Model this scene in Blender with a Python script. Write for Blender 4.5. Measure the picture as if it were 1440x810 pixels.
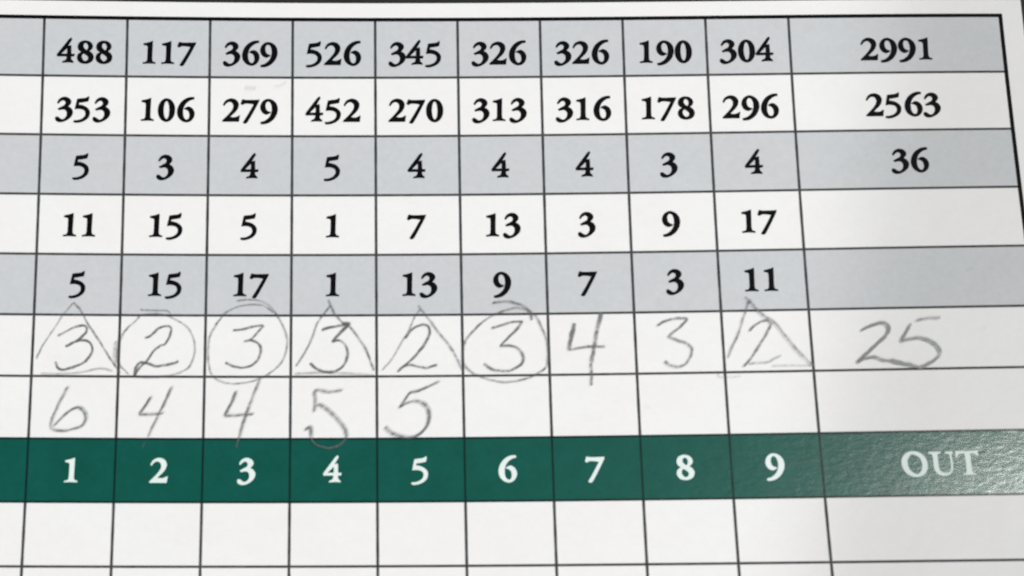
import bpy, math, random
from mathutils import Vector, Matrix, noise
from mathutils.geometry import tessellate_polygon

random.seed(4)
MM = 0.001
for o in list(bpy.data.objects):
    bpy.data.objects.remove(o)
scene = bpy.context.scene
COL = scene.collection

# ---------------------------------------------------------------- camera
# fitted to the printed grid of the card (card coordinates in millimetres)
CAM_ROT = [[0.9998693, 0.0032689, 0.0158355], [-0.0010725, 0.990602, -0.136772], [-0.0161338, 0.1367372, 0.990476]]
CAM_LOC = [38.7302, -87.706, 115.3251]
F_PX, CX, CY = 1452.770, -227.507, 446.739
cam_data = bpy.data.cameras.new('camera')
cam = bpy.data.objects.new('camera', cam_data)
COL.objects.link(cam)
M4 = Matrix(CAM_ROT).to_4x4()
M4.translation = Vector(CAM_LOC) * MM
cam.matrix_world = M4
cam_data.sensor_width = 36
cam_data.lens = 36 * F_PX / 1440
cam_data.shift_x = -CX / 1440          # the photograph is a crop from a larger frame
cam_data.shift_y = CY / 1440
cam_data.clip_start = 0.005
cam_data.clip_end = 50
cam_data.dof.use_dof = True            # slightly missed close-up focus of a phone
cam_data.dof.focus_distance = 0.172
cam_data.dof.aperture_fstop = 44
scene.camera = cam

# ---------------------------------------------------------------- light
world = bpy.data.worlds.new('World')
scene.world = world
world.use_nodes = True
bg = world.node_tree.nodes['Background']
bg.inputs[0].default_value = (0.90, 0.96, 1.0, 1)
bg.inputs[1].default_value = 0.08

def aim(o, d):
    o.rotation_euler = Vector(d).to_track_quat('-Z', 'Y').to_euler()

def area(name, loc, target, size, power, col):
    l = bpy.data.lights.new(name, 'AREA')
    l.shape = 'RECTANGLE'; l.size, l.size_y = size
    l.energy = power; l.color = col
    o = bpy.data.objects.new(name, l); COL.objects.link(o)
    o.location = loc
    aim(o, Vector(target) - Vector(loc))
    return o

# big soft window behind the viewer's left shoulder
area('window_light', (-1.1, -1.9, 1.9), (0.05, -0.03, 0), (1.3, 1.0), 37.5, (0.988, 0.99, 1.0))
# smaller bright window up and to the right: its rough reflection is the sheen on the green ink
P0 = Vector((0.112, -0.064, 0.003))
area('side_window_light', P0 + Vector((0.525, 0.205, 0.83)) * 1.8, P0, (0.22, 0.14), 17, (1.0, 0.985, 0.94))
# added spot: cone rim stands in for a shadow over the wide right-hand column
S = Vector((-0.9, -1.0, 1.3))
E0 = Vector((0.0995, -0.040, 0.0)); LDIR = Vector((0.19, 0.97, 0)).normalized()
d = (E0 - S).normalized()
m = d.cross(LDIR).normalized()
if m.x > 0: m = -m
half = math.radians(28)
sl = bpy.data.lights.new('added_shade_edge_light', 'SPOT')
sl.energy = 46; sl.spot_size = 2 * half; sl.spot_blend = 0.017; sl.shadow_soft_size = 0.006
sl.color = (1.0, 0.992, 0.985)
so = bpy.data.objects.new('added_shade_edge_light', sl); COL.objects.link(so)
so.location = S
aim(so, d * math.cos(half) + m * math.sin(half))

scene.view_settings.view_transform = 'Standard'
scene.view_settings.look = 'None'
scene.view_settings.exposure = 0.10
scene.view_settings.gamma = 1
scene.cycles.max_bounces = 6
scene.cycles.transparent_max_bounces = 24

# ---------------------------------------------------------------- the card's gently bowed surface
ZC = [1.49107, -0.2968, -0.29781, 0.98202, 0.65163, 0.92077]
ROW_H, ROW_0, U_RIGHT = 7.4916, 0.0139, 115.5580
def surf0(u, v):
    u = max(-30.0, min(130.0, u)); v = max(-12.0, min(95.0, v))
    a = (u - 50) / 60; b = (v - 30) / 40
    return ZC[0]*a*a + ZC[1]*a**3 + ZC[2]*a**4 + ZC[3]*a*b + ZC[4]*a*a*b + ZC[5]*b*b

def surf(u, v, h=0.0):
    """point h mm above the paper at card coordinates u (right), v (down), in metres"""
    e = 0.2
    dzu = (surf0(u + e, v) - surf0(u - e, v)) / (2 * e)
    dzv = (surf0(u, v + e) - surf0(u, v - e)) / (2 * e)
    n = Vector((-dzu, dzv, 1)).normalized()
    return (Vector((u, -v, surf0(u, v))) + n * h) * MM

# ---------------------------------------------------------------- materials
def mat(name):
    m = bpy.data.materials.new(name); m.use_nodes = True
    nt = m.node_tree
    return m, nt, nt.nodes['Principled BSDF']

def N(nt, t, **kw):
    n = nt.nodes.new(t)
    for k, v in kw.items(): setattr(n, k, v)
    return n

def objcoord(nt, scale=(1, 1, 1)):
    tc = N(nt, 'ShaderNodeTexCoord')
    mp = N(nt, 'ShaderNodeMapping')
    mp.inputs['Scale'].default_value = scale
    nt.links.new(tc.outputs['Object'], mp.inputs['Vector'])
    return mp.outputs[0]

def noise_tex(nt, vec, scale, detail=4, rough=0.55):
    n = N(nt, 'ShaderNodeTexNoise')
    n.inputs['Scale'].default_value = scale
    n.inputs['Detail'].default_value = detail
    n.inputs['Roughness'].default_value = rough
    nt.links.new(vec, n.inputs['Vector'])
    return n.outputs['Fac']

def ramp(nt, fac, stops):
    r = N(nt, 'ShaderNodeValToRGB')
    el = r.color_ramp.elements
    while len(el) < len(stops): el.new(0.5)
    for e, (p, c) in zip(el, stops):
        e.position = p; e.color = (*c, 1) if len(c) == 3 else c
    nt.links.new(fac, r.inputs[0])
    return r.outputs[0]

def bump(nt, height, strength, dist):
    b = N(nt, 'ShaderNodeBump')
    b.inputs['Strength'].default_value = strength
    b.inputs['Distance'].default_value = dist
    nt.links.new(height, b.inputs['Height'])
    return b

def printed(name, c1, c2, rough, spec, scale=420, bumps=(), nscale=(1, 1, 1), grain=0.035):
    """paper or ink on paper: faint mottling plus fibre relief"""
    m, nt, b = mat(name)
    v = objcoord(nt, nscale)
    f = noise_tex(nt, v, scale, 6, 0.6)
    tone = ramp(nt, f, [(0.3, c1), (0.7, c2)])
    g = noise_tex(nt, objcoord(nt), 1500, 4, 0.7)            # print grain and paper fibre
    mr = N(nt, 'ShaderNodeMapRange')
    mr.inputs[1].default_value = 0.25; mr.inputs[2].default_value = 0.75
    mr.inputs[3].default_value = 1 - grain; mr.inputs[4].default_value = 1.0
    nt.links.new(g, mr.inputs[0])
    mx = N(nt, 'ShaderNodeVectorMath', operation='SCALE')
    nt.links.new(tone, mx.inputs[0]); nt.links.new(mr.outputs[0], mx.inputs['Scale'])
    nt.links.new(mx.outputs[0], b.inputs['Base Color'])
    b.inputs['Roughness'].default_value = rough
    b.inputs['Specular IOR Level'].default_value = spec
    last = None
    for sc, st, di, stretch in bumps:
        h = noise_tex(nt, objcoord(nt, stretch), sc, 5, 0.65)
        bb = bump(nt, h, st, di)
        if last: nt.links.new(last.outputs[0], bb.inputs['Normal'])
        last = bb
    if last: nt.links.new(last.outputs[0], b.inputs['Normal'])
    return m

FIB = [(1900, 0.35, 0.00006, (1, 1, 1)), (160, 0.12, 0.0005, (1, 1, 1)), (28, 0.5, 0.0016, (1, 0.7, 1))]
M_PAPER = printed('card_paper', (0.865, 0.848, 0.852), (0.862, 0.872, 0.874), 0.6, 0.2, 70, FIB)
M_GREY = printed('grey_ink', (0.618, 0.624, 0.654), (0.600, 0.630, 0.654), 0.55, 0.2, 90, FIB, grain=0.09)
M_BLACK = printed('black_ink', (0.001, 0.001, 0.002), (0.004, 0.004, 0.006), 0.6, 0.08, 900)
M_LINE = printed('line_ink', (0.03, 0.031, 0.034), (0.08, 0.082, 0.088), 0.55, 0.2, 700)
M_WHITE = printed('white_print', (0.76, 0.85, 0.83), (0.80, 0.89, 0.87), 0.5, 0.25, 600)
M_GREEN = printed('green_ink', (0.0008, 0.088, 0.064), (0.002, 0.106, 0.083), 0.225, 0.8, 350,
                  [(1700, 0.5, 0.000045, (0.55, 1, 1))], grain=0.15)
M_OVER = printed('overprint_line_ink', (0.002, 0.018, 0.015), (0.004, 0.026, 0.022), 0.3, 0.3, 500,
                 [(1500, 0.5, 0.00005, (0.55, 1, 1))])

def graphite():
    m, nt, b = mat('pencil_graphite')
    b.inputs['Base Color'].default_value = (0.178, 0.188, 0.196, 1)
    b.inputs['Metallic'].default_value = 0.3
    b.inputs['Roughness'].default_value = 0.42
    at = N(nt, 'ShaderNodeAttribute'); at.attribute_name = 'pressure'
    g = noise_tex(nt, objcoord(nt), 3600, 3, 0.6)          # tooth of the paper
    g2 = noise_tex(nt, objcoord(nt), 500, 3, 0.5)          # hand pressure
    r1 = N(nt, 'ShaderNodeMapRange'); r1.inputs[1].default_value = 0.32; r1.inputs[2].default_value = 0.66
    r1.inputs[3].default_value = 0.62; r1.inputs[4].default_value = 1.25
    nt.links.new(g, r1.inputs[0])
    r2 = N(nt, 'ShaderNodeMapRange'); r2.inputs[1].default_value = 0.3; r2.inputs[2].default_value = 0.7
    r2.inputs[3].default_value = 0.7; r2.inputs[4].default_value = 1.25
    nt.links.new(g2, r2.inputs[0])
    a = N(nt, 'ShaderNodeMath', operation='MULTIPLY'); nt.links.new(r1.outputs[0], a.inputs[0]); nt.links.new(r2.outputs[0], a.inputs[1])
    c = N(nt, 'ShaderNodeMath', operation='MULTIPLY', use_clamp=True)
    nt.links.new(a.outputs[0], c.inputs[0]); nt.links.new(at.outputs['Fac'], c.inputs[1])
    nt.links.new(c.outputs[0], b.inputs['Alpha'])
    return m
M_PENCIL = graphite()

def tabletop_mat():
    m, nt, b = mat('dark_table')
    v = objcoord(nt)
    f = noise_tex(nt, v, 160, 8, 0.7)
    nt.links.new(ramp(nt, f, [(0.3, (0.004, 0.006, 0.004)), (0.62, (0.012, 0.018, 0.012)), (0.8, (0.03, 0.04, 0.028))]), b.inputs['Base Color'])
    b.inputs['Roughness'].default_value = 0.7
    nt.links.new(bump(nt, f, 0.6, 0.001).outputs[0], b.inputs['Normal'])
    return m
M_TABLE = tabletop_mat()

# ---------------------------------------------------------------- builders
def link_mesh(name, verts, faces, m, parent=None, label=None, smooth=True):
    me = bpy.data.meshes.new(name)
    me.from_pydata([tuple(v) for v in verts], [], faces)
    me.materials.append(m)
    if smooth:
        me.polygons.foreach_set('use_smooth', [True] * len(me.polygons))
    me.update()
    o = bpy.data.objects.new(name, me)
    COL.objects.link(o)
    if parent: o.parent = parent
    if label: o['label'] = label
    return o

def sheet(name, u0, v0, u1, v1, h, m, parent, label=None, step=2.0):
    nu = max(1, math.ceil((u1 - u0) / step)); nv = max(1, math.ceil((v1 - v0) / step))
    vs = [surf(u0 + (u1 - u0) * i / nu, v0 + (v1 - v0) * j / nv, h) for j in range(nv + 1) for i in range(nu + 1)]
    fs = [(j*(nu+1)+i, (j+1)*(nu+1)+i, (j+1)*(nu+1)+i+1, j*(nu+1)+i+1) for j in range(nv) for i in range(nu)]
    return link_mesh(name, vs, fs, m, parent, label)

# ---------------------------------------------------------------- setting
UL, UR_CARD, VT, VB = -26.0, 118.22, -2.12, 88.0       # edges of the card
zmin = min(surf0(u, v) for u in range(-26, 119, 4) for v in range(-2, 89, 4))
TZ = (zmin - 0.45) * MM
def table():
    n = 24; s = 1.6; vs = []; fs = []
    for j in range(n + 1):
        for i in range(n + 1):
            x = -s/2 + s*i/n + .05; y = -s/2 + s*j/n
            vs.append((x, y, TZ))
    for j in range(n):
        for i in range(n):
            fs.append((j*(n+1)+i, j*(n+1)+i+1, (j+1)*(n+1)+i+1, (j+1)*(n+1)+i))
    o = link_mesh('table_surface', vs, fs, M_TABLE)
    o['kind'] = 'structure'
    return o
table()

# ---------------------------------------------------------------- the card
card = bpy.data.objects.new('scorecard', None)
COL.objects.link(card)
card['label'] = 'white golf scorecard with grey rows, a green band and pencilled scores, on dark table'
card['category'] = 'scorecard'
card.empty_display_size = 0.02

def card_sheet():
    """paper of 0.3 mm with top, bottom and cut edges"""
    nu, nv, t = 76, 48, 0.3
    W = nu + 1
    us = [UL + (UR_CARD - UL) * i / nu for i in range(nu + 1)]
    vv = [VT + (VB - VT) * j / nv for j in range(nv + 1)]
    vs = [surf(u, v, 0) for v in vv for u in us] + [surf(u, v, -t) for v in vv for u in us]
    K = W * (nv + 1)
    fs = []
    for j in range(nv):
        for i in range(nu):
            a, b, c, d_ = j*W+i, (j+1)*W+i, (j+1)*W+i+1, j*W+i+1
            fs.append((a, b, c, d_)); fs.append((K+a, K+d_, K+c, K+b))
    ring = [i for i in range(W)] + [j*W+nu for j in range(1, nv+1)] + [nv*W+i for i in range(nu-1, -1, -1)] + [j*W for j in range(nv-1, 0, -1)]
    for k in range(len(ring)):
        a, b = ring[k], ring[(k+1) % len(ring)]
        q = len(vs); vs += [vs[a], vs[b], vs[K+b], vs[K+a]]     # own corners: crisp cut edge
        fs.append((q, q+1, q+2, q+3))
    o = link_mesh('card_sheet', vs, fs, M_PAPER, card)
    me = o.data
    me.update()
    return o
card_sheet()

def vrow(j): return ROW_0 if j == 0 else ROW_H * j
LAST = 11
V_END = vrow(LAST)
for j in (0, 2, 4):
    sheet('grey_row_band', UL + 2.2, vrow(j), U_RIGHT, vrow(j+1), 0.005, M_GREY, card)
sheet('green_header_band', UL + 2.2, vrow(7), U_RIGHT, vrow(8), 0.005, M_GREEN, card)

def hline(v, w, h, m, u0, u1, name='grid_line'):
    sheet(name, u0, v - w/2, u1, v + w/2, h, m, card, step=2.0)

LW = 0.33
# vertical rules; where they cross the green band they are overprinted and read dark green
for i in range(10):
    u = 10.0 * i
    nu = 2
    vs, fs = [], []
    segs = [(ROW_0, vrow(7)), (vrow(8), V_END)]
    for a, b in segs:
        n = math.ceil((b - a) / 2); base = len(vs)
        for k in range(n + 1):
            v = a + (b - a) * k / n
            w = LW * (1 + 0.06 * math.sin(v * 1.7 + i))
            vs += [surf(u - w/2, v, 0.010), surf(u + w/2, v, 0.010)]
        for k in range(n):
            q = base + 2*k
            fs.append((q, q+2, q+3, q+1))
    g = link_mesh('grid_line', vs, fs, M_LINE, card)
    sheet('overprint_line', u - 0.12, vrow(7), u + 0.12, vrow(8), 0.010, M_OVER, g)
for j in range(1, LAST):
    if j in (7, 8):
        hline(vrow(j), 0.26, 0.016, M_OVER, UL + 2.2, U_RIGHT)
    else:
        hline(vrow(j), 0.295, 0.016, M_LINE, UL + 2.2, U_RIGHT)
BW = 0.47
def border():
    """thick black frame round the table, one mitred strip"""
    u0, u1, v0, v1 = UL + 2.2, U_RIGHT, ROW_0, V_END
    w = BW / 2
    vs, fs = [], []
    corners = [(u0, v0), (u1, v0), (u1, v1), (u0, v1)]
    inn = [(1, 1), (-1, 1), (-1, -1), (1, -1)]
    for c in range(4):
        (a, b), (a2, b2) = corners[c], corners[(c+1) % 4]
        (s, t), (s2, t2) = inn[c], inn[(c+1) % 4]
        n = 50; base = len(vs)
        for k in range(n + 1):
            f = k / n
            for sg in (-1, 1):
                pa = (a + sg*w*s, b + sg*w*t); pb = (a2 + sg*w*s2, b2 + sg*w*t2)
                vs.append(surf(pa[0] + (pb[0]-pa[0])*f, pa[1] + (pb[1]-pa[1])*f, 0.022))
        for k in range(n):
            q = base + 2*k
            fs.append((q, q+1, q+3, q+2))
    return link_mesh('table_border', vs, fs, M_BLACK, card)
border()

# ---------------------------------------------------------------- printed numerals
# outlines in glyph units: x from the centre of the digit's cell, y down from the baseline.
# A point is (x, y) or (x, y, 1) for a corner; the rest is a smooth closed curve.
def off(pts, cx, by): return [(p[0]-cx, p[1]-by) + tuple(p[2:]) for p in pts]
G = {}
G['0'] = [off([(697,140),(800,180),(865,285),(882,400),(862,520),(795,620),(697,662),(595,620),(530,520),(512,400),(532,285),(600,180)], 697, 640),
          off([(698,192),(745,250),(765,400),(748,545),(698,608),(650,545),(630,400),(650,250)], 697, 640)]
G['1'] = [off([(148,190,1),(255,165),(345,134,1),(345,200),(338,400),(338,560),(362,600),(412,618,1),(412,642,1),(280,636),(140,642,1),(140,618,1),(205,602),(232,560),(240,400),(240,270),(226,238),(150,218,1)], 283, 640)]
six = off([(1300,106,1),(1305,148,1),(1220,172),(1130,240),(1078,325),(1058,420),(1064,520),(1095,590),(1138,615),(1182,600),(1206,550),(1208,490),(1190,430),(1150,393),(1088,370,1),(1115,345),(1190,322),(1272,370),(1314,465),(1292,570),(1222,645),(1130,668),(1030,630),(960,550),(935,440),(958,325),(1025,215),(1120,140),(1215,108)], 1107, 640)
G['6'] = [six]
G['9'] = [[(16*2 - p[0] - 6, -(p[1] + 254) - 220) + tuple(p[2:]) for p in six]]
G['8'] = [off([(1120,180),(1215,205),(1272,270),(1275,340),(1238,390),(1207,416),(1272,470),(1304,550),(1272,640),(1190,690),(1110,700),(1018,680),(958,620),(943,550),(973,480),(1030,437),(975,390),(953,320),(978,240),(1040,195)], 1118, 680),
          off([(1130,232),(1175,270),(1187,330),(1165,385),(1140,396),(1095,360),(1070,310),(1085,250)], 1118, 680),
          off([(1085,472),(1140,502),(1187,550),(1182,610),(1120,648),(1065,612),(1038,545),(1055,490)], 1118, 680)]
G['3'] = [off([(146,302,1),(195,225),(285,182),(380,200),(440,262),(436,325),(402,368),(378,396,1),(445,435),(485,510),(465,600),(395,675),(300,728),(210,745),(140,722),(110,675),(122,632),(165,633),(215,670),(265,688),(325,655),(360,590),(358,515),(320,470),(270,458),(185,475,1),(163,447,1),(235,405),(300,370),(328,322),(315,275),(265,253),(212,280),(164,328,1)], 295, 692)]
G['2'] = [off([(122,306,1),(168,222),(240,178),(315,166),(405,198),(458,275),(452,360),(405,445),(330,520),(266,578,1),(330,592),(400,588),(448,565),(488,545,1),(468,682,1),(108,682,1),(112,655,1),(200,570),(290,470),(340,390),(350,320),(325,265),(275,236),(215,248),(170,288),(144,326,1)], 306, 675)]
G['5'] = [off([(625,208,1),(700,196),(800,184),(875,146,1),(878,190),(860,256,1),(750,276),(662,288,1),(652,338,1),(720,345),(820,385),(888,455),(902,530),(872,620),(790,690),(690,728),(602,740,1),(556,722,1),(560,692,1),(650,684),(740,650),(800,590),(815,520),(785,460),(720,432),(650,424),(578,432,1),(600,320)], 749, 675)]
G['7'] = [off([(548,184,1),(640,200),(900,195,1),(918,188,1),(905,240),(780,480),(650,705),(600,726,1),(566,704,1),(690,500),(806,292,1),(700,275),(610,274),(546,304,1),(512,280,1),(530,230)], 718, 675)]
G['4'] = [off([(388,148,1),(432,114,1),(450,150,1),(362,302,1),(432,288,1),(436,380),(437,482,1),(512,484,1),(500,532,1),(437,534,1),(440,600),(480,642),(492,676,1),(385,668),(248,676,1),(262,648),(325,615),(350,532,1),(135,534,1),(126,498,1),(150,462,1)], 337, 675),
          off([(352,345,1),(352,480,1),(212,480,1)], 337, 675)]
OUTG = {  # letters of the header, already in position: x from the word's centre
 'O': [off([(345,155),(430,175),(500,235),(533,330),(515,430),(450,500),(355,525),(260,500),(190,430),(163,330),(185,240),(255,175)], 707, 500),
       off([(335,203),(300,215),(262,270),(254,345),(285,430),(355,478),(410,462),(445,400),(450,320),(420,245)], 707, 500)],
 'U': [off([(558,168,1),(735,168,1),(732,198,1),(690,205),(686,260),(686,380),(710,450),(780,472),(838,450),(855,380),(852,230),(835,202),(790,198,1),(790,168,1),(905,168,1),(905,196,1),(882,215),(886,300),(884,400),(860,470),(800,506),(745,512),(670,495),(622,435),(612,360),(612,240),(600,205),(558,198,1)], 707, 500)],
 'T': [off([(940,140,1),(960,162),(1080,166),(1235,158),(1258,150,1),(1256,235,1),(1225,235,1),(1200,205),(1146,200,1),(1146,440),(1160,480),(1200,488,1),(1200,506,1),(1010,506,1),(1010,488,1),(1050,480),(1064,440),(1066,200,1),(990,208),(958,250,1),(930,262,1)], 707, 500)],
}
def curve(pts, n=5):
    """closed Catmull-Rom through the smooth points, sharp at the corners"""
    out = []
    L = len(pts)
    for k in range(L):
        p0, p1, p2, p3 = pts[(k-1) % L], pts[k], pts[(k+1) % L], pts[(k+2) % L]
        c1, c2 = len(p1) > 2, len(p2) > 2
        a = Vector(p1[:2]); b = Vector(p2[:2])
        t1 = (b - a) if c1 else (b - Vector(p0[:2])) * 0.5
        t2 = (b - a) if c2 else (Vector(p3[:2]) - a) * 0.5
        ln = (b - a).length
        if t1.length > ln * 1.3: t1 = t1.normalized() * ln * 1.3
        if t2.length > ln * 1.3: t2 = t2.normalized() * ln * 1.3
        if c1 and c2:
            out.append(a); continue
        for s in range(n):
            t = s / n; h00 = 2*t**3-3*t*t+1; h10 = t**3-2*t*t+t; h01 = -2*t**3+3*t*t; h11 = t**3-t*t
            out.append(a*h00 + t1*h10 + b*h01 + t2*h11)
    return out
GX, GY = 184.7, 176.8        # glyph units per millimetre, across and down
ADV = 412
FAT = 0
def fatten(poly, hole, d):
    n = len(poly)
    area = sum(poly[i].x*poly[(i+1)%n].y - poly[(i+1)%n].x*poly[i].y for i in range(n))
    sg = (1 if area > 0 else -1) * (-1 if hole else 1)
    out = []
    for i in range(n):
        e1 = (poly[i] - poly[i-1]).normalized(); e2 = (poly[(i+1)%n] - poly[i]).normalized()
        nn = Vector((e1.y + e2.y, -e1.x - e2.x))
        if nn.length < 1e-6: out.append(poly[i]); continue
        nn.normalize()
        k = max(0.6, nn.dot(Vector((e1.y, -e1.x))))
        out.append(poly[i] + nn * (sg * d / k))
    return out
def fill(contours, place, verts, faces, fat=6):
    polys = [fatten(curve(c), i > 0, fat) for i, c in enumerate(contours)]
    flat = [p for c in polys for p in c]
    tris = tessellate_polygon([[Vector((p.x, p.y, 0)) for p in c] for c in polys])
    base = len(verts)
    verts += [place(p.x, p.y) for p in flat]
    for t in tris:
        a, b, c = (flat[i] for i in t)
        cr = (b.x-a.x)*(c.y-a.y) - (b.y-a.y)*(c.x-a.x)
        if abs(cr) < 1e-6: continue
        t = t if cr < 0 else (t[0], t[2], t[1])
        faces.append(tuple(base + i for i in t))

NUMBERS = [
    ('488', 5.0, 5.809, 0),
    ('117', 14.975, 5.809, 0),
    ('369', 24.85, 5.809, 0),
    ('526', 34.903, 5.809, 0),
    ('345', 44.86, 5.809, 0),
    ('326', 54.887, 5.809, 0),
    ('326', 64.877, 5.809, 0),
    ('190', 74.947, 5.809, 0),
    ('304', 84.762, 5.809, 0),
    ('2991', 102.807, 5.809, 0),
    ('353', 4.885, 13.095, 1),
    ('106', 14.885, 13.095, 1),
    ('279', 24.914, 13.095, 1),
    ('452', 34.964, 13.095, 1),
    ('270', 44.875, 13.095, 1),
    ('313', 54.867, 13.095, 1),
    ('316', 64.884, 13.095, 1),
    ('178', 74.947, 13.095, 1),
    ('296', 84.823, 13.095, 1),
    ('2563', 102.933, 13.095, 1),
    ('5', 4.958, 20.317, 2),
    ('3', 14.867, 20.317, 2),
    ('4', 25.026, 20.317, 2),
    ('5', 34.866, 20.317, 2),
    ('4', 44.963, 20.317, 2),
    ('4', 54.958, 20.317, 2),
    ('4', 64.962, 20.317, 2),
    ('3', 74.81, 20.317, 2),
    ('4', 84.95, 20.317, 2),
    ('36', 103.054, 20.317, 2),
    ('11', 4.929, 27.734, 3),
    ('15', 15.077, 27.734, 3),
    ('5', 24.994, 27.734, 3),
    ('1', 34.872, 27.734, 3),
    ('7', 44.808, 27.734, 3),
    ('13', 54.932, 27.734, 3),
    ('3', 64.865, 27.734, 3),
    ('9', 74.753, 27.734, 3),
    ('17', 84.927, 27.734, 3),
    ('5', 4.985, 35.061, 4),
    ('15', 15.121, 35.061, 4),
    ('17', 25.105, 35.061, 4),
    ('1', 34.88, 35.061, 4),
    ('13', 44.986, 35.061, 4),
    ('9', 54.732, 35.061, 4),
    ('7', 64.765, 35.061, 4),
    ('3', 74.858, 35.061, 4),
    ('11', 84.837, 35.061, 4),
    ('1', 5.062, 57.595, 7),
    ('2', 15.045, 57.595, 7),
    ('3', 25.003, 57.595, 7),
    ('4', 34.959, 57.595, 7),
    ('5', 44.941, 57.595, 7),
    ('6', 54.777, 57.595, 7),
    ('7', 64.771, 57.595, 7),
    ('8', 74.843, 57.595, 7),
    ('9', 84.785, 57.595, 7),
    ('OUT', 102.86, 57.595, 7),
]
for text, u, v, row in NUMBERS:
    verts, faces = [], []
    if text == 'OUT':
        for ch in 'OUT':
            fill(OUTG[ch], lambda x, y: surf(u + x/130.0, v + y/120.9, 0.028), verts, faces, -1)
        link_mesh('printed_word', verts, faces, M_WHITE, card, 'white printed word OUT on the green band')
        continue
    n = len(text)
    for k, ch in enumerate(text):
        cx = (k - (n-1)/2) * ADV
        fill(G[ch], lambda x, y: surf(u + (cx + x)/GX, v + y/GY, 0.028), verts, faces, 3 if row == 7 else 7)
    w = row == 7
    link_mesh('printed_number', verts, faces, M_WHITE if w else M_BLACK, card,
              ('white printed hole number %s on the green band' if w else 'black printed number %s') % text)

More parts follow.
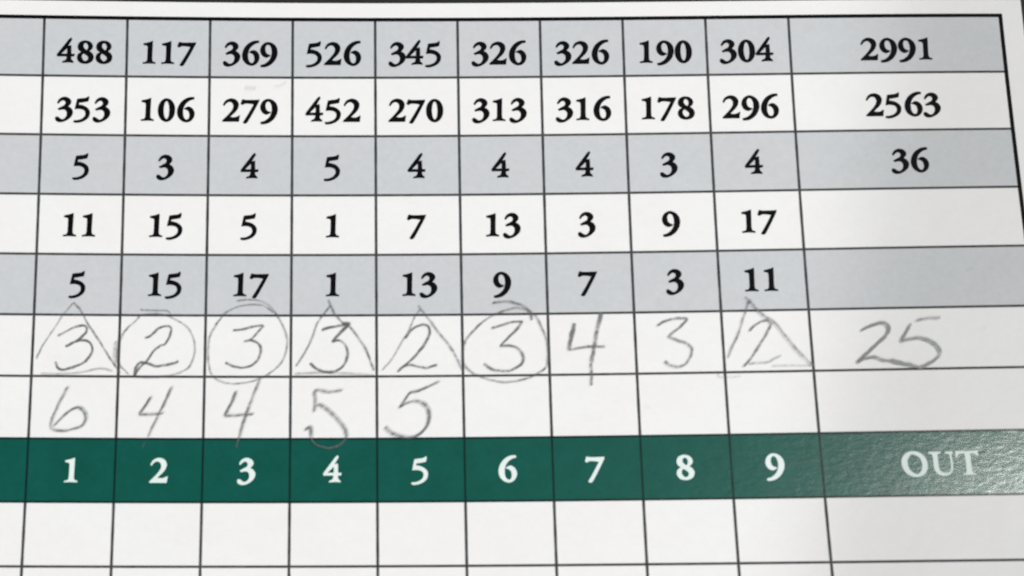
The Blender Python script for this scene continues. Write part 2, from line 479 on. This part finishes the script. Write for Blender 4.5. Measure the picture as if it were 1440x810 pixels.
# ---------------------------------------------------------------- pencil
PENCIL = [
    ('pencil_number', 'handwritten pencil 3 inside the leftmost pencil triangle', [([(2.813, 40.067), (3.553, 39.67), (4.63, 39.037), (5.583, 38.783), (6.141, 38.982), (6.132, 39.534), (5.698, 40.117), (5.299, 40.482), (4.562, 40.965), (3.754, 41.361)], 0.25, 0.8), ([(4.965, 40.73), (5.509, 40.581), (6.198, 40.649), (6.763, 41.122), (6.923, 41.771), (6.607, 42.567), (5.882, 43.365), (4.805, 43.847), (3.587, 44.172), (2.963, 43.918), (2.728, 43.172)], 0.26666666666666666, 0.8)]),
    ('pencil_triangle', 'thin pencil triangle around the first handwritten 3', [([(0.464, 42.902), (1.15, 41.31), (2.177, 39.565), (3.337, 37.523), (4.522, 35.983)], 0.19999999999999998, 0.42), ([(4.521, 35.939), (5.382, 36.923), (6.263, 38.517), (7.71, 40.681), (9.016, 42.84), (9.804, 43.916), (10.235, 44.561)], 0.2333333333333333, 0.55), ([(1.014, 44.651), (3.743, 44.673), (5.785, 44.473), (7.821, 44.028), (9.337, 44.307)], 0.25, 0.3)]),
    ('pencil_number', 'handwritten pencil 2 in the first pencil circle', [([(12.93, 40.289), (13.611, 39.995), (14.555, 39.091), (15.653, 38.78), (16.008, 39.186), (15.717, 40.349), (15.291, 41.002), (14.745, 41.222), (13.938, 41.949), (13.345, 42.962), (12.412, 43.975), (11.889, 44.869)], 0.25, 0.75), ([(11.862, 44.869), (12.065, 43.833), (12.598, 43.254), (13.425, 43.365), (14.396, 43.707), (15.491, 43.559), (16.585, 43.267), (16.923, 43.02)], 0.2833333333333333, 0.85)]),
    ('pencil_circle', 'pencil circle around the first handwritten 2', [([(12.285, 36.802), (13.948, 36.895), (15.472, 36.931), (15.896, 37.294)], 0.19999999999999998, 0.4), ([(12.307, 37.633), (11.771, 38.262), (11.097, 38.847), (10.433, 39.722), (10.025, 40.812), (9.84, 41.97), (9.917, 43.123), (10.421, 43.913), (11.268, 44.728)], 0.21666666666666667, 0.5), ([(12.304, 37.545), (13.13, 37.381), (14.511, 37.301), (15.625, 37.587), (16.606, 38.093), (17.728, 38.816), (18.512, 39.976), (18.817, 41.352), (18.639, 42.799), (17.976, 43.954), (16.481, 44.707), (14.02, 45.075), (11.825, 45.013)], 0.21666666666666667, 0.42)]),
    ('pencil_number', 'handwritten pencil 3 in the second pencil circle', [([(23.204, 39.312), (24.379, 39.165), (25.622, 38.844), (26.799, 38.684)], 0.26666666666666666, 0.85), ([(26.799, 38.684), (26.184, 39.455), (25.227, 40.443), (24.47, 40.72)], 0.25, 0.75), ([(25.089, 40.472), (25.991, 40.762), (26.484, 41.487), (26.29, 42.645), (25.542, 43.512), (24.444, 43.873), (23.201, 43.657), (22.367, 43.225)], 0.26666666666666666, 0.8)]),
    ('pencil_circle', 'pencil circle around the handwritten 3 in the third column', [([(28.102, 37.123), (28.877, 38.437), (29.4, 39.748), (29.55, 41.2), (29.189, 42.648), (28.44, 43.802), (27.347, 44.666), (26.115, 45.313), (24.745, 45.7), (23.235, 45.816), (21.995, 45.601), (21.021, 44.956), (20.548, 43.949), (20.351, 42.217), (20.482, 40.334), (20.918, 39.17), (21.863, 37.712), (22.546, 37.01), (23.925, 36.365), (25.59, 36.13), (26.844, 36.319), (27.963, 37.123)], 0.2333333333333333, 0.45), ([(23.499, 35.693), (24.888, 35.545), (26.28, 35.661), (27.259, 36.173), (28.102, 37.123), (28.272, 37.488)], 0.21666666666666667, 0.4)]),
    ('pencil_number', 'handwritten pencil 3 inside the pencil triangle of the fourth column', [([(33.597, 39.32), (34.497, 38.958), (35.606, 38.773), (36.716, 38.602)], 0.2833333333333333, 0.85), ([(35.953, 38.453), (36.785, 38.53), (35.884, 39.473), (34.777, 40.734)], 0.3, 0.9), ([(34.777, 40.734), (35.607, 40.562), (36.299, 41.073), (36.603, 42.089), (36.368, 43.246), (35.61, 44.109), (34.37, 44.465), (33.129, 44.1), (32.229, 43.304)], 0.26666666666666666, 0.8)]),
    ('pencil_triangle', 'pencil triangle with a crossed tip around the handwritten 3 in the fourth column', [([(30.577, 43.733), (31.602, 42.073), (32.423, 40.335), (33.04, 38.517), (33.73, 37.424), (34.59, 36.33)], 0.2333333333333333, 0.6), ([(34.352, 35.524), (34.631, 36.33), (35.189, 37.429), (36.022, 38.381), (36.854, 38.894), (37.822, 40.209), (38.717, 41.665), (39.264, 43.115), (39.673, 44.272)], 0.2333333333333333, 0.6), ([(30.376, 44.641), (32.58, 44.531), (34.646, 44.509), (37.4, 44.664), (39.739, 44.849)], 0.2833333333333333, 0.32)]),
    ('pencil_number', 'handwritten pencil 2 inside the pencil triangle of the fifth column', [([(43.285, 40.385), (44.195, 39.228), (45.169, 38.725), (45.998, 38.877), (46.196, 39.68), (45.557, 41.128), (44.299, 42.713), (43.049, 43.86), (42.356, 44.433)], 0.26666666666666666, 0.8), ([(43.049, 43.788), (43.877, 43.606), (44.975, 43.874), (45.799, 43.996), (46.489, 43.785), (47.042, 43.602)], 0.26666666666666666, 0.7)]),
    ('pencil_triangle', 'faint pencil triangle around the handwritten 2 in the fifth column', [([(45.121, 36.752), (44.346, 37.916), (43.92, 39.08), (42.936, 40.819), (41.678, 42.985), (40.568, 44.277)], 0.21666666666666667, 0.4), ([(44.89, 36.311), (45.258, 36.899), (46.009, 37.928), (47.232, 39.688), (48.451, 41.298), (49.255, 42.754), (49.915, 44.349)], 0.25, 0.55)]),
    ('pencil_number', 'handwritten pencil 3 in the last pencil circle', [([(53.384, 39.238), (54.286, 38.956), (55.675, 38.534), (57.057, 38.405)], 0.26666666666666666, 0.8), ([(57.057, 38.405), (56.344, 39.344), (55.356, 40.351), (54.368, 41.429)], 0.26666666666666666, 0.8), ([(54.299, 41.458), (55.606, 41.4), (56.554, 41.89), (57.01, 42.836), (56.713, 43.7), (55.947, 44.196), (55.119, 44.475), (53.889, 44.389), (53.074, 44.092), (52.401, 43.508)], 0.26666666666666666, 0.75)]),
    ('pencil_circle', 'pencil circle around the handwritten 3 in the sixth column', [([(57.916, 37.173), (56.547, 36.746), (55.437, 36.924), (54.462, 37.278), (53.206, 37.849), (52.083, 38.714), (50.957, 39.868), (50.25, 40.879), (50.005, 42.327), (50.133, 43.629), (50.872, 44.502), (52.094, 45.12), (53.452, 45.608), (54.814, 45.81), (56.183, 45.682), (57.557, 45.324), (58.805, 44.663), (59.574, 44.024), (59.882, 42.438), (59.766, 40.842), (59.236, 39.234), (58.654, 37.913), (57.916, 37.173)], 0.25, 0.55), ([(53.519, 36.096), (54.767, 35.964), (55.872, 36.05), (57.105, 36.504), (57.912, 37.319), (58.091, 38.345)], 0.26666666666666666, 0.6)]),
    ('pencil_number', 'handwritten pencil 4 in the top pencil row', [([(63.031, 38.703), (62.758, 39.864), (62.473, 41.023), (62.234, 42.035)], 0.4166666666666667, 0.75), ([(62.234, 42.035), (63.541, 41.764), (64.777, 41.593), (65.594, 41.649), (66.48, 41.662)], 0.26666666666666666, 0.6), ([(66.191, 37.435), (65.84, 38.744), (65.438, 40.34), (65.095, 42.221), (64.768, 43.662)], 0.4166666666666667, 0.72), ([(64.771, 43.59), (64.754, 45.103), (64.692, 46.395)], 0.2833333333333333, 0.8)]),
    ('pencil_number', 'handwritten uncircled pencil 3 in the eighth column', [([(72.514, 39.216), (73.495, 38.65), (74.874, 38.309), (76.094, 38.404)], 0.26666666666666666, 0.7), ([(76.094, 38.404), (75.23, 39.336), (73.674, 40.545)], 0.26666666666666666, 0.7), ([(73.674, 40.545), (74.737, 40.999), (75.798, 41.453), (76.371, 42.115), (76.114, 43.123), (75.46, 43.977), (74.704, 44.252), (73.771, 44.02), (73.188, 43.506)], 0.26666666666666666, 0.7)]),
    ('pencil_number', 'handwritten pencil 2 inside the rightmost pencil triangle', [([(82.974, 40.062), (83.906, 39.206), (85.015, 38.762), (85.523, 39.238), (85.051, 40.247), (84.148, 41.681), (83.104, 43.251), (82.092, 44.385)], 0.26666666666666666, 0.75), ([(82.646, 44.107), (83.325, 43.976), (84.803, 43.889), (85.637, 43.444), (86.467, 43.056)], 0.2333333333333333, 0.45)]),
    ('pencil_triangle', 'open pencil triangle around the handwritten 2 in the ninth column', [([(82.766, 35.821), (83.27, 36.447)], 0.25, 0.6), ([(83.116, 36.297), (83.27, 36.447), (83.398, 36.567)], 0.4166666666666667, 0.8), ([(83.136, 36.415), (82.802, 37.433), (82.314, 38.738), (81.658, 40.618), (80.895, 42.053), (80.345, 43.344)], 0.25, 0.6), ([(79.511, 44.913), (79.101, 45.48), (80.139, 45.599), (81.751, 45.528)], 0.19999999999999998, 0.22), ([(85.17, 44.385), (87.31, 44.34), (89.97, 44.392)], 0.19999999999999998, 0.28), ([(83.27, 36.447), (84.024, 37.384), (84.782, 38.203), (85.812, 38.952), (87.035, 40.722), (88.247, 42.484), (89.35, 43.804), (90.034, 44.422)], 0.26666666666666666, 0.6)]),
    ('pencil_number', 'handwritten pencil total 25 in the wide right column', [([(95.641, 40.241), (96.617, 39.752), (97.855, 39.341), (98.575, 39.501), (98.775, 40.232), (98.085, 41.234), (96.787, 42.366), (95.77, 43.356), (94.906, 44.131)], 0.3, 1.15), ([(94.906, 44.131), (95.877, 43.646), (96.948, 43.524), (97.841, 43.901), (98.89, 43.994), (99.786, 44.3), (100.818, 44.536), (101.572, 44.91)], 0.3, 1.1), ([(98.636, 43.889), (99.143, 44.115), (99.917, 44.303)], 0.35000000000000003, 1.1), ([(104.695, 38.895), (103.503, 38.842), (101.876, 39.13)], 0.26666666666666666, 0.55), ([(101.309, 39.483), (100.674, 40.561), (99.974, 41.634)], 0.2833333333333333, 1.1), ([(99.974, 41.634), (101.128, 41.368), (102.458, 41.322), (103.59, 41.924), (104.226, 42.803), (103.939, 43.663), (102.944, 44.363), (102.112, 44.777), (101.503, 44.938)], 0.3, 1.15)]),
    ('pencil_number', 'handwritten pencil 6 in the lower pencil row', [([(4.282, 46.246), (3.717, 47.465), (2.971, 49.18), (2.516, 50.602), (2.587, 51.31), (3.069, 51.52), (4.155, 51.584), (5.362, 51.294), (6.159, 50.865), (6.466, 50.011), (6.162, 49.16), (5.536, 48.765), (4.733, 49.097), (3.685, 50.028), (2.845, 51.026)], 0.25, 0.75)]),
    ('pencil_number', 'handwritten pencil 4 between the 6 and another 4', [([(13.878, 47.412), (13.227, 48.557), (12.576, 49.628)], 0.25, 0.8), ([(12.576, 49.628), (13.734, 49.581), (14.824, 49.549), (15.434, 49.405)], 0.2333333333333333, 0.7), ([(16.242, 46.187), (15.599, 47.835), (14.824, 49.549), (14.182, 50.972), (13.676, 52.32)], 0.25, 0.75), ([(13.676, 52.32), (13.355, 52.957), (13.035, 53.593)], 0.19999999999999998, 0.25)]),
    ('pencil_number', 'handwritten pencil 4 whose long stroke hangs from the circle above', [([(23.662, 46.748), (23.27, 47.965), (22.41, 49.749)], 0.26666666666666666, 0.8), ([(22.41, 49.749), (23.708, 49.706), (24.801, 49.607), (25.758, 49.564)], 0.2333333333333333, 0.75), ([(26.459, 45.241), (25.86, 46.82), (25.199, 48.68), (24.544, 50.674), (24.158, 52.235)], 0.25, 0.7), ([(24.158, 52.235), (23.965, 52.943), (23.839, 53.578)], 0.2333333333333333, 0.5)]),
    ('pencil_number', 'handwritten pencil 5 that dips into the green band', [([(36.024, 46.7), (34.513, 46.909), (32.864, 46.717), (32.869, 47.835), (32.739, 49.335)], 0.26666666666666666, 0.8), ([(33.077, 48.379), (33.557, 48.524), (34.381, 49.126), (35.478, 50.271), (36.298, 51.412), (36.489, 52.335)], 0.26666666666666666, 0.8), ([(36.489, 52.335), (35.89, 53.111), (34.937, 53.559), (33.984, 53.527), (32.892, 53.1), (32.412, 52.39)], 0.2333333333333333, 0.6), ([(32.412, 52.39), (32.269, 51.113), (31.724, 51.466)], 0.3, 0.8)]),
    ('pencil_number', 'handwritten pencil 5 at the end of the lower pencil row', [([(47.287, 45.694), (46.046, 46.258), (44.805, 46.823), (43.844, 47.031), (43.15, 48.029), (42.596, 48.811)], 0.25, 0.75), ([(42.596, 48.811), (43.558, 48.246), (44.518, 48.067), (45.471, 48.475), (45.939, 49.335), (45.924, 50.475), (45.435, 51.466), (44.61, 52.169), (43.655, 52.418), (42.431, 52.225), (41.346, 51.651), (40.94, 51.081)], 0.26666666666666666, 0.8)]),
]
SMUDGES = [
    ('pencil_smudge', 'grey pencil smudge above the 279', [([(24.235, 8.949), (24.92, 9.036), (25.605, 9.032)], 0.4166666666666667, 0.18)]),
    ('pencil_smudge', 'grey pencil smudge above the 279', [([(27.745, 8.84), (28.515, 8.655), (29.284, 8.106)], 0.3333333333333333, 0.11)]),
    ('pencil_smudge', 'dark pencil smudge on the line left of the circled 2', [([(9.773, 40.668), (9.614, 42.231), (9.784, 43.7)], 0.4166666666666667, 0.5)]),
    ('pencil_smudge', 'tiny pencil speck in the wide right column', [([(108.238, 32.847), (108.874, 32.948)], 0.4166666666666667, 0.09)]),
    ('pencil_smudge', 'tiny pencil speck under the uncircled 3', [([(70.652, 48.772), (71.106, 49.377)], 0.4166666666666667, 0.09)]),
    ('pencil_smudge', 'tiny pencil speck right of the 25', [([(109.205, 40.176), (109.661, 40.359)], 0.4166666666666667, 0.08)]),
]
layer = [0.040]
def smooth_path(pts, n=8):
    out = []
    L = len(pts)
    for k in range(L - 1):
        p0 = Vector(pts[max(k-1, 0)]); p1 = Vector(pts[k]); p2 = Vector(pts[k+1]); p3 = Vector(pts[min(k+2, L-1)])
        ln = (p2 - p1).length
        t1 = (p2 - p0) * 0.5; t2 = (p3 - p1) * 0.5
        if t1.length > ln: t1 = t1.normalized() * ln
        if t2.length > ln: t2 = t2.normalized() * ln
        for s in range(n):
            t = s / n; h00 = 2*t**3-3*t*t+1; h10 = t**3-2*t*t+t; h01 = -2*t**3+3*t*t; h11 = t**3-t*t
            out.append(p1*h00 + t1*h10 + p2*h01 + t2*h11)
    out.append(Vector(pts[-1]))
    return out

def pencil(name, label, strokes):
    verts, faces, press = [], [], []
    PROF = [(-1, 0.0), (-0.55, 0.75), (0, 1.0), (0.55, 0.75), (1, 0.0)]
    for path, width, pr in strokes:
        layer[0] += 0.0035
        h = layer[0]
        pts = smooth_path(path)
        clean = [pts[0]]
        for p in pts[1:]:
            if (p - clean[-1]).length > 0.02: clean.append(p)
        pts = clean
        n = len(pts); base = len(verts)
        seed = random.random() * 100
        for k, p in enumerate(pts):
            t = (pts[min(k+1, n-1)] - pts[max(k-1, 0)]).normalized()
            nn = Vector((-t.y, t.x))
            wob = noise.noise(Vector((p.x*0.9, p.y*0.9, seed)))
            wob2 = noise.noise(Vector((p.x*2.3, p.y*2.3, seed + 7)))
            e = min(k, n-1-k)
            end = 0.55 if e == 0 else (0.85 if e == 1 else 1.0)
            w = width * WSC * (1 + 0.28*wob) * end
            q = pr * PSC * (1 + 0.55*wob2) * (0.6 if e == 0 else 1)
            jit = nn * noise.noise(Vector((p.x*1.7, p.y*1.7, seed+20))) * 0.05
            for s, f in PROF:
                c = p + jit + nn * (s * w/2)
                verts.append(surf(c.x, c.y, h)); press.append(max(0, q * f))
        m = len(PROF)
        for k in range(n - 1):
            for s in range(m - 1):
                a = base + k*m + s
                faces.append((a, a+1, a+m+1, a+m))
    o = link_mesh(name, verts, faces, M_PENCIL, card, label)
    at = o.data.attributes.new('pressure', 'FLOAT', 'POINT')
    at.data.foreach_set('value', press)
    return o
WSC, PSC = 1.5, 1.0
for name, label, strokes in PENCIL: pencil(name, label, strokes)
WSC, PSC = 1.6, 0.65
for name, label, strokes in SMUDGES: pencil(name, label, strokes)
